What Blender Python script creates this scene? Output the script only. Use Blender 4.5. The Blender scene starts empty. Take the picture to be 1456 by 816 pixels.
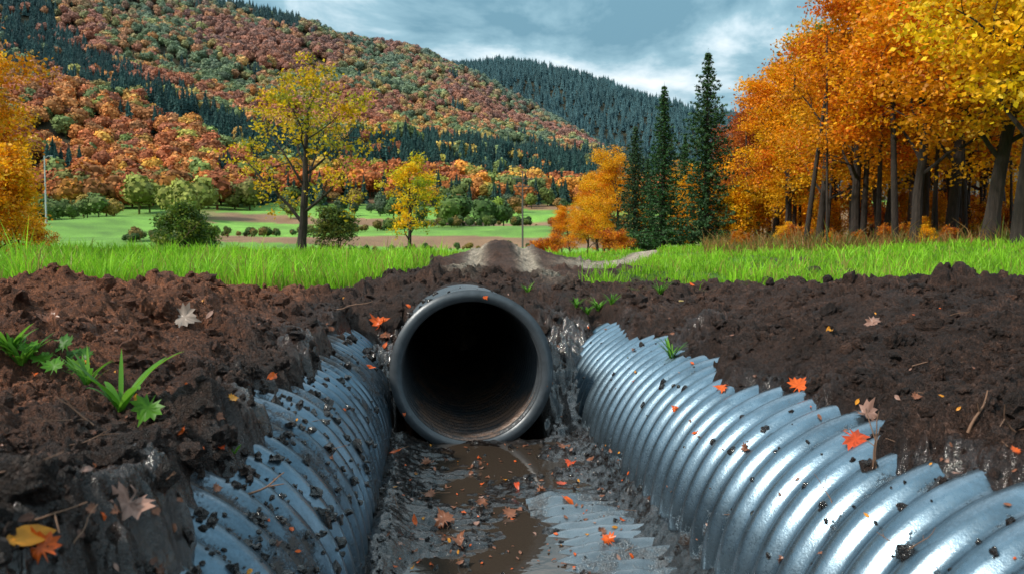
import bpy, math, random
import numpy as np
from mathutils import Vector, Matrix, Euler
random.seed(3); rs=np.random.RandomState(7)
SC=bpy.context.scene
F=1132.0; YAW=math.radians(5.46); PITCH=math.radians(2.94)

# ------------------------------------------------------------ noise
_ga=np.random.RandomState(1).rand(256)*2*np.pi
GX=np.cos(_ga); GY=np.sin(_ga); PERM=np.random.RandomState(2).permutation(256)
def hsh(i,j,s): return PERM[(PERM[(i+s*17)&255]+j)&255]
def perlin(x,y,s=0):
    x=np.asarray(x,float); y=np.asarray(y,float)
    i=np.floor(x).astype(np.int64); j=np.floor(y).astype(np.int64); fx=x-i; fy=y-j
    u=fx*fx*fx*(fx*(fx*6-15)+10); v=fy*fy*fy*(fy*(fy*6-15)+10)
    def g(a,b):
        h=hsh(i+a,j+b,s); return GX[h]*(fx-a)+GY[h]*(fy-b)
    return 1.5*((g(0,0)*(1-u)+g(1,0)*u)*(1-v)+(g(0,1)*(1-u)+g(1,1)*u)*v)
def fbm(x,y,o=4,s=0):
    t=0;a=1;n=0
    for k in range(o):
        t=t+a*perlin(x*2**k+k*13.7,y*2**k-k*7.3,s+k); n+=a; a*=.5
    return t/n*1.3
def worley(x,y,s=0):
    x=np.asarray(x,float); y=np.asarray(y,float)
    i=np.floor(x).astype(np.int64); j=np.floor(y).astype(np.int64)
    d=np.full(x.shape,9.0); c=np.zeros(x.shape)
    for a in (-1,0,1):
        for b in (-1,0,1):
            h=hsh(i+a,j+b,s); h2=PERM[h]
            dd=(i+a+.1+.8*h/255.-x)**2+(j+b+.1+.8*h2/255.-y)**2
            m=dd<d; d=np.where(m,dd,d); c=np.where(m,PERM[h2]/255.,c)
    return np.sqrt(d),c
def S(a,b,x):
    t=np.clip((x-a)/(b-a),0,1); return t*t*(3-2*t)
def G(x,m,s): return np.exp(-((x-m)/s)**2)

# ------------------------------------------------------------ terrain
def polar(x,y):
    r=np.hypot(x,y); ph=np.arctan2(x,y)
    return r,728+F*np.tan(np.clip(ph-YAW,-1.3,1.3))
RP=([-3000,-600,0,120,250,330,450,520,600,660,720,780,850,930,1050,1456,3000],
    [150,260,312,322,322,312,292,276,259,236,204,172,136,99,74,50,60])
R2=([-3000,0,500,600,665,730,800,860,930,1000,1200,1456,3000],
    [100,150,215,240,250,250,238,219,192,175,150,125,80])
def macro(x,y):
    r,p=polar(x,y)
    wr=S(820,1000,p)
    EL=np.interp(r,[0,30,45,75,130,200,350],[0,-13,-20,-28,-5,22,58])+S(60,110,r)*S(350,260,r)*10*fbm(x/50,y/50,2,8)
    ER=np.interp(r,[0,30,60,120,200,350],[0,-3,0,8,22,58])
    E=EL*(1-wr)+ER*wr
    R=np.interp(p,*RP); Q=np.interp(p,*R2)
    t=np.clip((r-350)/600,0,1)
    E=np.where(r>350,58+(R-58)*(t**.85),E)
    E=E+34*G(r,490,62)*S(430,250,p)+24*G(r,470,60)*S(400,520,p)*S(1000,800,p)+20*G(r,690,60)*fbm(x/150,y/150,2,6)
    E=np.where(r>950,R+(R*.72-R)*S(950,1180,r),E)
    E=np.where(r>1180,R*.72+(Q-R*.72)*S(1180,1550,r),E)
    E=np.where(r>1550,Q*(1-.6*S(1550,2600,r)),E)
    zf=r*E/F+S(350,500,r)*11*fbm(x/90,y/90,3,5)
    zn=-.42-.0*x
    zn=zn+.19*S(-.9,-1.9,x)*G(y,5.2,2.0)+.10*G(x,-1.35,.45)*G(y,1.35,.6)
    zn=zn-.08*G(x,-.8,.3)*S(6,5,y)*S(1.4,2.0,y)
    zn=zn-.10*S(1.7,1.35,x)*S(.9,1.2,x)*S(6,5,y)+.20*S(1.7,2.6,x)*G(y,4.0,2.0)
    zn=zn+.26*S(10,24,r)*S(420,150,p)+.10*S(10,22,r)*S(620,420,p)*S(150,420,p)
    zn=zn+.42*S(8,25,r)*S(900,1400,p)+.09*fbm(x*.45,y*.45,2,14)*S(7,11,r)
    zn=zn+.46*G(x,1.3,1.2)*G(y,15.5,2.6)*(1+.3*fbm(x*1.1,y*.8,3,9))+.17*G(x,.22,.8)*S(5.9,6.5,y)*S(10.5,8,y)
    zn=zn+.15*G(x,6.0,1.1)*G(y,14.5,1.0)+.18*G(x,-.2,.5)*G(y,13,1.0)
    xr=1.0+.07*(y-12)
    zn=zn-.09*(G(x,xr-.45,.16)+G(x,xr+.45,.16))*S(8,11,y)*S(30,22,y)
    w=S(22,32,r)
    return zn*(1-w)+zf*w, r, p
def grassmask(x,y):
    r,p=polar(x,y)
    d=np.interp(p,[-200,0,300,500,600,650,760,850,950,1080,1300,1456],[7.5,7.8,8,8.3,9.5,20,32,17,11,9.5,7.6,7.2])
    d=d*(1+.26*fbm(x*.7,y*.7,3,30))
    m=S(-.05,.05,(r-d)/d)
    pt=S(.14,.30,fbm(x*.9+5,y*.6,4,33))*S(7.0,8.5,r)*S(760,900,p)
    m=np.maximum(m,pt*.8)
    bare=S(.16,.28,fbm(x*.5+2,y*.35,3,36))*S(22,15,r)*S(700,880,p); m=m*(1-.85*bare)
    xr=1.0+.07*(y-12); s=.15+.26*S(15,22,y)
    road=(G(x,xr-.45,s)+G(x,xr+.45,s))*S(6.6,9.0,y)*S(140,60,y)
    road=np.maximum(road,G(x,xr,1.0)*S(17,20,y)*S(140,60,y))
    road2=G(x,2.4+.34*(y-13),.42)*S(12,14,y)*S(40,25,y)
    rd=np.clip(np.maximum(road,road2)*1.4+.3*fbm(x*3,y*1.5,2,34)*(road>.1),0,1)
    return m*(1-S(.2,.6,rd)), rd
HX=.22
def detail(x,y,r,gm):
    near=S(40,9,r)
    a=.06*fbm(x*1.3,y*1.3,3,11)
    wx=x+.07*fbm(x*5,y*5,3,60); wy=y+.07*fbm(x*5+9,y*5,3,61)
    d1,c1=worley(wx*3.4,wy*3.4,3); d2,c2=worley(wx*9,wy*9,4); d3,c3=worley(wx*30,wy*30,6)
    k=S(-.25,.25,fbm(x*1.7,y*1.7,2,15))
    b=.110*np.sqrt(np.clip(1-(d1/.60)**2,0,1))*c1**3*k+.052*np.sqrt(np.clip(1-(d2/.6)**2,0,1))*c2**1.5*(.4+.6*k)+.015*np.sqrt(np.clip(1-(d3/.6)**2,0,1))*c3
    f1=fbm(x*9,y*9,4,18); f2=fbm(x*38,y*38,3,19)
    b=b+.045*np.abs(f1)+.014*f2*(1+f1)
    return (a+b*(.6+.4*k)-.035)*near*(1-.75*gm)
def height(x,y,fine=True,hole=True):
    z,r,p=macro(x,y)
    gm,rd=grassmask(x,y)
    dt=detail(x,y,r,gm) if fine else 0
    z=z+dt
    n=fbm(x*2.2,y*2.2,3,40); n2=perlin(x*0+3.3,y*1.6,44); n3=fbm(x*9,y*9,3,47)
    sh=.10*n+.09*n2+.035*n3
    wl=S(-.42,-.74,x+sh-.06*G(y,1.3,.5)); wr=S(1.10,1.42,x+.7*sh)
    w=np.maximum(wl,wr)
    te=S(4.98,6.9,y+.25*n+.1*n3)
    te=te**.75
    w=np.maximum(w,te)
    w=np.maximum(w,S(-6,-9,y))
    fl=-1.215+.022*fbm(x*4,y*4,3,50)+.012*fbm(x*16,y*16,4,52)+.25*np.clip(dt,0,.06)
    fl=fl-.05*G(x,.36,.16)*G(y,4.42,.26)-.06*G(x,.25,.40)*G(y,2.86,.2)
    fl=fl+.010*np.sin(y*2*np.pi/.075+.8*n)*S(-.15,.05,n+.15)*(S(-.2,-.05,x)*S(.3,.15,x))
    fl=fl+.06*G(x,-.22,.1)+.09*G(x,1.0,.13)
    z=fl*(1-w)+z*w
    z=z+(.06*n3+.04*n)*(4*w*(1-w))
    if hole:
        hm=S(.485,.455,np.abs(x-HX))*S(4.93,5.0,y)*S(10.05,9.95,y)
        z=z*(1-hm)-1.75*hm
    wet=(1-w)+w*np.exp(-np.clip(np.abs(x-.3)-.65,0,9)/.40)*S(7.0,4.5,y)
    gm=gm*(1-np.clip(wet*1.2,0,1)*S(9,7,r))
    return z,r,p,gm,rd,np.clip(wet,0,1)

# ------------------------------------------------------------ mesh helper
def mk(name,V,polys,mats,smooth=False,col=None,mi=None,extra=None,link=True):
    me=bpy.data.meshes.new(name); V=np.asarray(V,np.float32)
    polys=[np.asarray(q,np.int32) for q in polys if len(q)]
    lp=np.concatenate([q.ravel() for q in polys])
    sz=np.concatenate([np.full(len(q),q.shape[1],np.int32) for q in polys])
    st=np.concatenate([[0],np.cumsum(sz)[:-1]]).astype(np.int32)
    me.vertices.add(len(V)); me.vertices.foreach_set('co',V.ravel())
    me.loops.add(len(lp)); me.loops.foreach_set('vertex_index',lp)
    me.polygons.add(len(sz)); me.polygons.foreach_set('loop_start',st)
    if mi is not None: me.polygons.foreach_set('material_index',np.asarray(mi,np.int32))
    me.polygons.foreach_set('use_smooth',np.full(len(sz),smooth) if not hasattr(smooth,'__len__') else smooth)
    for m in mats: me.materials.append(m)
    me.update(calc_edges=True)
    if col is not None:
        a=me.color_attributes.new('Col','FLOAT_COLOR','POINT')
        c=np.ones((len(V),4),np.float32); c[:,:3]=col; a.data.foreach_set('color',c.ravel())
    if extra:
        for k,v in extra.items():
            a=me.attributes.new(k,'FLOAT','POINT'); a.data.foreach_set('value',np.asarray(v,np.float32))
    if not link: return me
    ob=bpy.data.objects.new(name,me); SC.collection.objects.link(ob); return ob

# ------------------------------------------------------------ materials
def newmat(n):
    m=bpy.data.materials.new(n); m.use_nodes=True; nt=m.node_tree; nt.nodes.clear()
    o=nt.nodes.new('ShaderNodeOutputMaterial'); return m,nt,o
def nd(nt,t,**k):
    n=nt.nodes.new(t)
    for a,b in k.items(): setattr(n,a,b)
    return n
def ramp(nt,fac,stops):
    n=nt.nodes.new('ShaderNodeValToRGB'); e=n.color_ramp.elements
    while len(e)<len(stops): e.new(.5)
    for q,(p,c) in zip(e,stops):
        q.position=p; q.color=(*c,1) if len(c)==3 else c
    nt.links.new(fac,n.inputs[0]); return n.outputs[0]
def mul(nt,a,b,f=1.0,t='MULTIPLY'):
    n=nt.nodes.new('ShaderNodeMixRGB'); n.blend_type=t
    for i,v in ((0,f),(1,a),(2,b)):
        if hasattr(v,'is_linked'): nt.links.new(v,n.inputs[i])
        else: n.inputs[i].default_value=v if i==0 else (*v,1)
    return n.outputs[0]
def g3(v): return (v,v,v)
def noise(nt,co,sc,det=5,rough=.55,dist=0):
    n=nd(nt,'ShaderNodeTexNoise'); n.inputs['Scale'].default_value=sc; n.inputs['Detail'].default_value=det
    n.inputs['Roughness'].default_value=rough; n.inputs['Distortion'].default_value=dist
    nt.links.new(co,n.inputs['Vector']); return n.outputs[0]
def bump(nt,h,dist,st=1.0,prev=None):
    b=nd(nt,'ShaderNodeBump'); b.inputs['Strength'].default_value=st; b.inputs['Distance'].default_value=dist
    nt.links.new(h,b.inputs['Height'])
    if prev is not None: nt.links.new(prev,b.inputs['Normal'])
    return b.outputs[0]

def mat_ground():
    m,nt,o=newmat('soil_and_grass'); L=nt.links.new
    g=nd(nt,'ShaderNodeNewGeometry').outputs['Position']
    c=nd(nt,'ShaderNodeAttribute',attribute_name='Col').outputs['Color']
    w=nd(nt,'ShaderNodeAttribute',attribute_name='Wet').outputs['Fac']
    n1=noise(nt,g,9,4,.65); n2=noise(nt,g,65,4,.75); n3=noise(nt,g,260,2,.6)
    v=ramp(nt,n1,[(.3,g3(.5)),(.7,g3(1.5))]); c=mul(nt,c,v)
    v=ramp(nt,n2,[(.3,g3(.35)),(.72,g3(1.8))]); c=mul(nt,c,v)
    p=nd(nt,'ShaderNodeBsdfPrincipled'); L(c,p.inputs['Base Color'])
    rg=nd(nt,'ShaderNodeMapRange'); L(w,rg.inputs[0]); rg.inputs[3].default_value=.84; rg.inputs[4].default_value=.10
    ra=nd(nt,'ShaderNodeMath',operation='MULTIPLY_ADD'); L(n2,ra.inputs[0]); ra.inputs[1].default_value=.35
    rb=nd(nt,'ShaderNodeMath',operation='SUBTRACT'); L(rg.outputs[0],rb.inputs[0]); rb.inputs[1].default_value=.14
    L(rb.outputs[0],ra.inputs[2]); L(ra.outputs[0],p.inputs['Roughness'])
    cw=nd(nt,'ShaderNodeMapRange'); L(w,cw.inputs[0]); cw.inputs[1].default_value=.55; cw.inputs[2].default_value=1.0; cw.inputs[3].default_value=0; cw.inputs[4].default_value=1.0
    L(cw.outputs[0],p.inputs['Coat Weight']); p.inputs['Coat Roughness'].default_value=.08; p.inputs['Coat IOR'].default_value=1.6
    b=bump(nt,n2,.030,.9); b=bump(nt,n3,.007,.9,b); L(b,p.inputs['Normal'])
    b2=bump(nt,n1,.03,.5); b2=bump(nt,n2,.006,.5,b2); L(b2,p.inputs['Coat Normal'])
    p.inputs['Specular IOR Level'].default_value=.4
    L(p.outputs[0],o.inputs[0]); return m
def mat_foliage(name,trans=.35,rough=.6,objvar=False,inst=False):
    m,nt,o=newmat(name); L=nt.links.new
    c=nd(nt,'ShaderNodeAttribute',attribute_name='Col').outputs['Color']
    if inst:
        i=nd(nt,'ShaderNodeAttribute',attribute_name='Tint'); i.attribute_type='INSTANCER'; c=mul(nt,c,i.outputs['Color'])
    if objvar:
        r=nd(nt,'ShaderNodeObjectInfo').outputs['Random']
        c=mul(nt,c,ramp(nt,r,[(0,(.92,.80,.9)),(.5,(1.05,1,1)),(1,(1.08,1.20,.9))]))
    p=nd(nt,'ShaderNodeBsdfPrincipled'); L(c,p.inputs['Base Color']); p.inputs['Roughness'].default_value=rough
    p.inputs['Specular IOR Level'].default_value=.25
    if trans>0:
        t=nd(nt,'ShaderNodeBsdfTranslucent'); L(c,t.inputs[0])
        x=nd(nt,'ShaderNodeMixShader'); x.inputs[0].default_value=trans
        L(p.outputs[0],x.inputs[1]); L(t.outputs[0],x.inputs[2]); L(x.outputs[0],o.inputs[0])
    else: L(p.outputs[0],o.inputs[0])
    return m
def mat_bark(name='bark',c1=(.012,.008,.006),c2=(.040,.028,.021)):
    m,nt,o=newmat(name); L=nt.links.new
    g=nd(nt,'ShaderNodeTexCoord').outputs['Object']
    mp=nd(nt,'ShaderNodeMapping'); L(g,mp.inputs[0]); mp.inputs['Scale'].default_value=(14,14,3)
    n=noise(nt,mp.outputs[0],1.0,5,.65)
    p=nd(nt,'ShaderNodeBsdfPrincipled'); L(ramp(nt,n,[(.35,c1),(.7,c2)]),p.inputs['Base Color']); p.inputs['Roughness'].default_value=.9
    L(bump(nt,n,.04),p.inputs['Normal']); L(p.outputs[0],o.inputs[0]); return m
def mat_pipe(name,base,rough,mud_lo,mud_hi,metal=.85,seed=0.0,lo=.7,mudc=(.028,.018,.014),b2=.0010,filmv=.38):
    m,nt,o=newmat(name); L=nt.links.new
    g=nd(nt,'ShaderNodeNewGeometry').outputs['Position']
    mp=nd(nt,'ShaderNodeMapping'); L(g,mp.inputs[0]); mp.inputs['Location'].default_value=(seed,seed,seed)
    g=mp.outputs[0]
    n1=noise(nt,g,2.6,5,.6,.3); n2=noise(nt,g,16,5,.7); n3=noise(nt,g,110,3,.7)
    mt=nd(nt,'ShaderNodeAttribute',attribute_name='MudShade').outputs['Fac']  # mud amount with painted groove shading added
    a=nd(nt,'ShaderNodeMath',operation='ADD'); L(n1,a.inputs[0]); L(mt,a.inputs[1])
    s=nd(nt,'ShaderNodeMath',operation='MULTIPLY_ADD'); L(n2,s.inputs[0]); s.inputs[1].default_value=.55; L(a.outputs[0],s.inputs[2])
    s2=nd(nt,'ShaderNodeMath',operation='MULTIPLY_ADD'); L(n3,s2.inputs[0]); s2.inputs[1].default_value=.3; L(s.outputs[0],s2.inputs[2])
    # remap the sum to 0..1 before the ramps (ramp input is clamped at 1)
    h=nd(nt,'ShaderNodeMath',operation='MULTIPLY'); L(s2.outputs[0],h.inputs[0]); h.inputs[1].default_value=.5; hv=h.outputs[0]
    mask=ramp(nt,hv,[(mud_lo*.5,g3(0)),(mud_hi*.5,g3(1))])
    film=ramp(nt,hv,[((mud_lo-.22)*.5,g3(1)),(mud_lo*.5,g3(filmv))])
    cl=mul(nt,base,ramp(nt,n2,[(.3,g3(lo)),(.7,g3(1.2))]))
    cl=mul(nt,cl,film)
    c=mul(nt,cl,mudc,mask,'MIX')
    p=nd(nt,'ShaderNodeBsdfPrincipled'); L(c,p.inputs['Base Color'])
    iv=nd(nt,'ShaderNodeMath',operation='MULTIPLY_ADD'); L(mask,iv.inputs[0]); iv.inputs[1].default_value=-metal; iv.inputs[2].default_value=metal
    L(iv.outputs[0],p.inputs['Metallic'])
    r=nd(nt,'ShaderNodeMath',operation='MULTIPLY_ADD'); L(n3,r.inputs[0]); r.inputs[1].default_value=.30; r.inputs[2].default_value=rough-.12
    r2=nd(nt,'ShaderNodeMath',operation='MULTIPLY_ADD'); L(mask,r2.inputs[0]); r2.inputs[1].default_value=.12; L(r.outputs[0],r2.inputs[2])
    L(r2.outputs[0],p.inputs['Roughness'])
    b=bump(nt,n2,b2,.5); b=bump(nt,mask,.010,.6,b); b=bump(nt,n3,.0012,.5,b); L(b,p.inputs['Normal'])
    L(p.outputs[0],o.inputs[0]); return m
def simple(name,c,rough=.6,metal=0,var=.3,sc=20):
    m,nt,o=newmat(name); L=nt.links.new
    g=nd(nt,'ShaderNodeTexCoord').outputs['Object']; n=noise(nt,g,sc,5,.6)
    p=nd(nt,'ShaderNodeBsdfPrincipled'); L(mul(nt,c,ramp(nt,n,[(.3,g3(1-var)),(.7,g3(1+var))])),p.inputs['Base Color'])
    p.inputs['Roughness'].default_value=rough; p.inputs['Metallic'].default_value=metal
    L(p.outputs[0],o.inputs[0]); return m
M_ground=mat_ground(); M_leaf=mat_foliage('autumn_leaves',.45,.5,True); M_far=mat_foliage('distant_foliage',0,.9,inst=True)
M_grass=mat_foliage('grass_blades',.45,.45); M_needle=mat_foliage('spruce_needles',.15,.6,True); M_bark=mat_bark()
M_dead=mat_foliage('fallen_leaf_skin',.15,.3)

# ------------------------------------------------------------ ground mesh (one sheet, polar grid)
rad=np.concatenate([[.05,.2,.35,.5],np.geomspace(.6,.98,30),np.geomspace(1.0,12,800),np.geomspace(12.1,60,180),np.geomspace(61,3500,200)])
a0,a1=YAW-math.radians(40),YAW+math.radians(40)
ang=np.concatenate([np.linspace(a0,a1,950),np.linspace(a1,a0+2*np.pi,92)[1:-1]])
NR,NA=len(rad),len(ang)
RR,AA=np.meshgrid(rad,ang,indexing='ij')
X=(RR*np.sin(AA)).ravel(); Y=(RR*np.cos(AA)).ravel()
Z,r,p,gm,rd,wet=height(X,Y)
E=Z/r*F
def ground_color(X,Y,r,p,gm,rd,wet,E):
    n=fbm(X*.8,Y*.8,3,70)[:,None]; n2=fbm(X*5,Y*5,3,71)[:,None]
    c=np.array([.080,.038,.024])*(1+.5*n+.45*n2)
    red=(S(-.75,-1.3,X)*S(1.0,2.2,Y))[:,None]
    c=c*(1-red)+np.array([.28,.100,.044])*(1+.35*n+.4*n2)*red
    ww=(wet*.85)[:,None]; c=c*(1-ww)+np.array([.034,.023,.018])*ww
    g=np.array([.11,.26,.018])*(1+.4*n+.3*n2); gg=gm[:,None]; c=c*(1-gg)+g*gg
    rr=rd[:,None]*.9; c=c*(1-rr)+np.array([.46,.38,.29])*(1+.4*n2)*rr
    f=S(45,70,r)*S(1000,900,p); f=f[:,None]
    t=fbm(X/60,Y/60,3,72); t4=fbm(X/9,Y/9,4,73); band=np.sin(E*.24+X/60+1.5*t)
    brown=S(.2,.35,band+.25*S(380,500,p)*S(760,650,p)*2*S(30,15,E)+.2*t4)*S(220,330,p+30*t)
    fc=np.array([.13,.27,.032])*(1+.5*t[:,None]+.5*t4[:,None]); fb=np.array([.20,.110,.055])*(1+.3*t[:,None]+.4*t4[:,None])
    fc=fc*(1-brown[:,None])+fb*brown[:,None]
    c=c*(1-f)+fc*f
    h=S(345,375,r)[:,None]; c=c*(1-h)+np.array([.035,.030,.014])*h
    w=(S(22,32,r)*S(940,1050,p)*S(350,300,r))[:,None]; c=c*(1-w)+np.array([.17,.085,.025])*(1+.5*n2)*w
    return np.clip(c,.004,1)
C=ground_color(X,Y,r,p,gm,rd,wet,E)
def wetmap(X,Y,r,gm,wet): return np.clip(wet*1.05*(1-gm)+(.18+.45*fbm(X*1.5,Y*1.5,3,77)-.12*S(-.8,-1.4,X))*S(15,6,r)*(1-gm),0,1)
wv=wetmap(X,Y,r,gm,wet)
idx=np.arange(NR*NA).reshape(NR,NA)
a=idx[:-1,:]; b=np.roll(a,-1,1); c_=idx[1:,:]; d=np.roll(c_,-1,1)
Q=np.stack([a.ravel(),c_.ravel(),d.ravel(),b.ravel()],1)
ground=mk('ground',np.stack([X,Y,Z],1),[Q[:,::-1]],[M_ground],True,C,extra={'Wet':wv})
px_=np.linspace(HX-.62,HX+.62,150); py_=np.linspace(6.0,10.4,420)
PX,PY=np.meshgrid(px_,py_); PX=PX.ravel(); PY=PY.ravel()
z0,r0,p0,g0,rd0,w0=height(PX,PY,True,False)
TILT=math.radians(1.3); PZ0=-.775; PR=.492
PIPZ=lambda x,y: PZ0-math.tan(TILT)*(y-4.9)+np.sqrt(np.clip((PR+.014)**2-(x-HX)**2,0,1))
yf=6.15+.22*fbm(PX*3,PX*0+1.2,3,81)
s=S(0,.25,PY-yf); z1=(PIPZ(PX,PY)-.035)*(1-s)+np.maximum(z0+.006,PIPZ(PX,PY)+.01+.3*detail(PX,PY,r0,g0))*s
z1=np.where(np.abs(PX-HX)>.5,z0+.006,z1)
edge=S(.62,.55,np.abs(PX-HX)); z1=z1-.05*(1-edge)
C0=ground_color(PX,PY,r0,p0,g0,rd0,w0,z1)
i=np.arange(len(PX)).reshape(len(py_),len(px_))
mk('soil_mound',np.stack([PX,PY,z1],1),[np.stack([i[:-1,:-1].ravel(),i[:-1,1:].ravel(),i[1:,1:].ravel(),i[1:,:-1].ravel()],1)],[M_ground],True,C0,extra={'Wet':wetmap(PX,PY,r0,g0,w0)})

# ------------------------------------------------------------ corrugated pipes
def corrugated(name,cx,cz,R,y0,y1,pitch,amp,mat,helix=True,tilt=0,thick=0,nth=128,per=12,mudf=None,iamp=None):
    n=int((y1-y0)/pitch*per); th=np.linspace(0,2*np.pi,nth,endpoint=False); ys=np.linspace(y0,y1,n+1)
    YY,TT=np.meshgrid(ys,th,indexing='ij')
    ph=2*np.pi*(YY-y0)/pitch+(TT if helix else 0)
    def prof(ph): return np.sin(ph)*.85+.15*np.sin(2*ph+1.2)
    def shell(R,amp,flip):
        q=prof(ph)
        if thick: q=np.where(YY<y0+.03,1.0 if not flip else -.6,q)
        dent=.004*np.sin(TT*3+YY*1.3)+.002*np.sin(TT*5-YY*2.1)
        rr=R+amp*q+dent*(0 if thick else 1)
        x=cx+rr*np.sin(TT); z=cz+rr*np.cos(TT)-math.tan(tilt)*(YY-y0)
        return np.stack([x.ravel(),YY.ravel(),z.ravel()],1)
    V=shell(R,amp,False); i=np.arange(len(V)).reshape(n+1,nth)
    def quads(i):
        a=i[:-1]; b=np.roll(a,-1,1); c=i[1:]; d=np.roll(c,-1,1)
        return np.stack([a.ravel(),b.ravel(),d.ravel(),c.ravel()],1)
    P=[quads(i)]; grv_shade=np.clip(-prof(ph),0,1).ravel()*.12  # corrugation shading painted in: grooves darkened through the mud mask
    if thick:
        V2=shell(R-thick,iamp,True); i2=i+len(V); P.append(quads(i2)[:,::-1])
        for row in (0,n):
            a=i[row]; b=i2[row]; P.append(np.stack([a,b,np.roll(b,-1),np.roll(a,-1)],1))
        V=np.concatenate([V,V2]); grv_shade=np.concatenate([grv_shade,np.clip(prof(ph),-1,1).ravel()*.14])
    mud=(mudf(V) if mudf else np.zeros(len(V)))+grv_shade  # real mud plus the painted groove shading
    return mk(name,V,P,mat,True,extra={'MudShade':mud})
M_pl=mat_pipe('muddy_galvanised_steel',(.16,.225,.285),.30,1.00,1.12,.85,3.1,filmv=.5)
M_pr=mat_pipe('wet_galvanised_steel',(.20,.28,.345),.27,1.16,1.30,.9,9.7,filmv=.5)
M_pc=mat_pipe('black_plastic',(.062,.072,.082),.34,1.06,1.30,.25,5.5,mudc=(.13,.075,.05),filmv=.75)
def mudL(V): return .16*S(-1.0,-1.2,V[:,2])+.12*S(-.48,-.75,V[:,0])-.04+.1*S(3.4,4.8,V[:,1])
def mudR(V): return .22*S(-1.0,-1.2,V[:,2])-.03+.12*S(1.15,1.5,V[:,0])
def mudC(V):
    inn=np.hypot(V[:,0]-HX,V[:,2]-PZ0+math.tan(TILT)*(V[:,1]-4.9))<PR-.014
    m=np.where(inn,.38*S(-.80,-1.15,V[:,2])-.04,-.04)
    return np.where(V[:,1]<4.94,-.22+.25*S(-1.05,-1.2,V[:,2]),m)
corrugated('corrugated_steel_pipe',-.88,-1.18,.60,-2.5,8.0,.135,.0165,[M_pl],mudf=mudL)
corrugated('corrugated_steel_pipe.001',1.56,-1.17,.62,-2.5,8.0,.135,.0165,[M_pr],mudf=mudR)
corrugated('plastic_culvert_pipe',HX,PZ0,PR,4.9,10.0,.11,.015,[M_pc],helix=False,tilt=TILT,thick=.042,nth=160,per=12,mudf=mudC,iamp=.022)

sx=np.linspace(.42,.98,50); sy=np.linspace(2.3,3.75,240); SX,SY=np.meshgrid(sx,sy); SX=SX.ravel(); SY=SY.ravel()
sz=-1.194+.013*np.sin(SY*2*np.pi/.09)+.03*fbm(SX*3,SY*3,3,90)-.03*S(.55,.42,SX)
i=np.arange(len(SX)).reshape(len(sy),len(sx))
mk('corrugated_metal_sheet',np.stack([SX,SY,sz],1),[np.stack([i[:-1,:-1].ravel(),i[:-1,1:].ravel(),i[1:,1:].ravel(),i[1:,:-1].ravel()],1)],[mat_pipe('muddy_sheet_metal',(.22,.26,.29),.24,.95,1.15,.6,1.2,filmv=.6)],True,extra={'MudShade':np.full(len(SX),.0)})
m,nt,o=newmat('muddy_water'); pb=nd(nt,'ShaderNodeBsdfPrincipled'); pb.inputs['Base Color'].default_value=(.042,.030,.022,1)
pb.inputs['Roughness'].default_value=.02; pb.inputs['IOR'].default_value=1.6
g=nd(nt,'ShaderNodeNewGeometry').outputs['Position']; nt.links.new(bump(nt,noise(nt,g,14,2),.003,.25),pb.inputs['Normal']); nt.links.new(pb.outputs[0],o.inputs[0]); M_water=m
V=[(-.42,-2,-1.2155),(1.15,-2,-1.2155),(1.15,4.86,-1.2155),(-.42,4.86,-1.2155)]
mk('puddle',V,[np.array([[0,1,2,3]])],[M_water])

# ------------------------------------------------------------ clods
def ico(sub=1):
    import bmesh
    bm=bmesh.new(); bmesh.ops.create_icosphere(bm,subdivisions=sub,radius=1)
    V=np.array([v.co[:] for v in bm.verts]); T=np.array([[v.index for v in f.verts] for f in bm.faces]); bm.free(); return V,T
IV,IT=ico(2); IV3,IT3=ico(4)
def scatter_clods(name,P,size,col,wetv,IV=IV,IT=IT,smooth=False,rn=.15):
    n=len(P); V=np.repeat(IV[None],n,0)
    k=rs.normal(size=(n,5,3)); ph=rs.rand(n,5)*6
    disp=1+sum(.20/(1+.25*j)*np.sin(np.einsum('nvk,nk->nv',V,k[:,j]*(2.2+1.7*j))+ph[:,j,None]) for j in range(5))+rn*rs.normal(size=(n,len(IV)))
    V=V*disp[...,None]*(size[:,None,None]*rs.uniform(.6,1.3,(n,1,3)))
    V=V+P[:,None,:]
    T=(IT[None]+(np.arange(n)*len(IV))[:,None,None]).reshape(-1,3)
    return mk(name,V.reshape(-1,3),[T],[M_ground],smooth,np.repeat(col,len(IV),0),extra={'Wet':np.repeat(wetv,len(IV))})
bpy.context.view_layer.update(); DG=bpy.context.evaluated_depsgraph_get()
def drop(x,y,z0=1.5):
    h=SC.ray_cast(DG,Vector((x,y,z0)),Vector((0,0,-1)),distance=8)
    return (h[1],h[2],h[4]) if h[0] else (None,None,None)
N=18000
rr=np.exp(rs.uniform(math.log(.85),math.log(11),N)); aa=rs.uniform(YAW-.68,YAW+.66,N)
cx=rr*np.sin(aa); cy=rr*np.cos(aa); gmv,_=grassmask(cx,cy); P=[];Szs=[];B=[];BS=[]
dens=fbm(cx*2,cy*2,3,95); pden=fbm(cx*5,cy*5,3,96)
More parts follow.
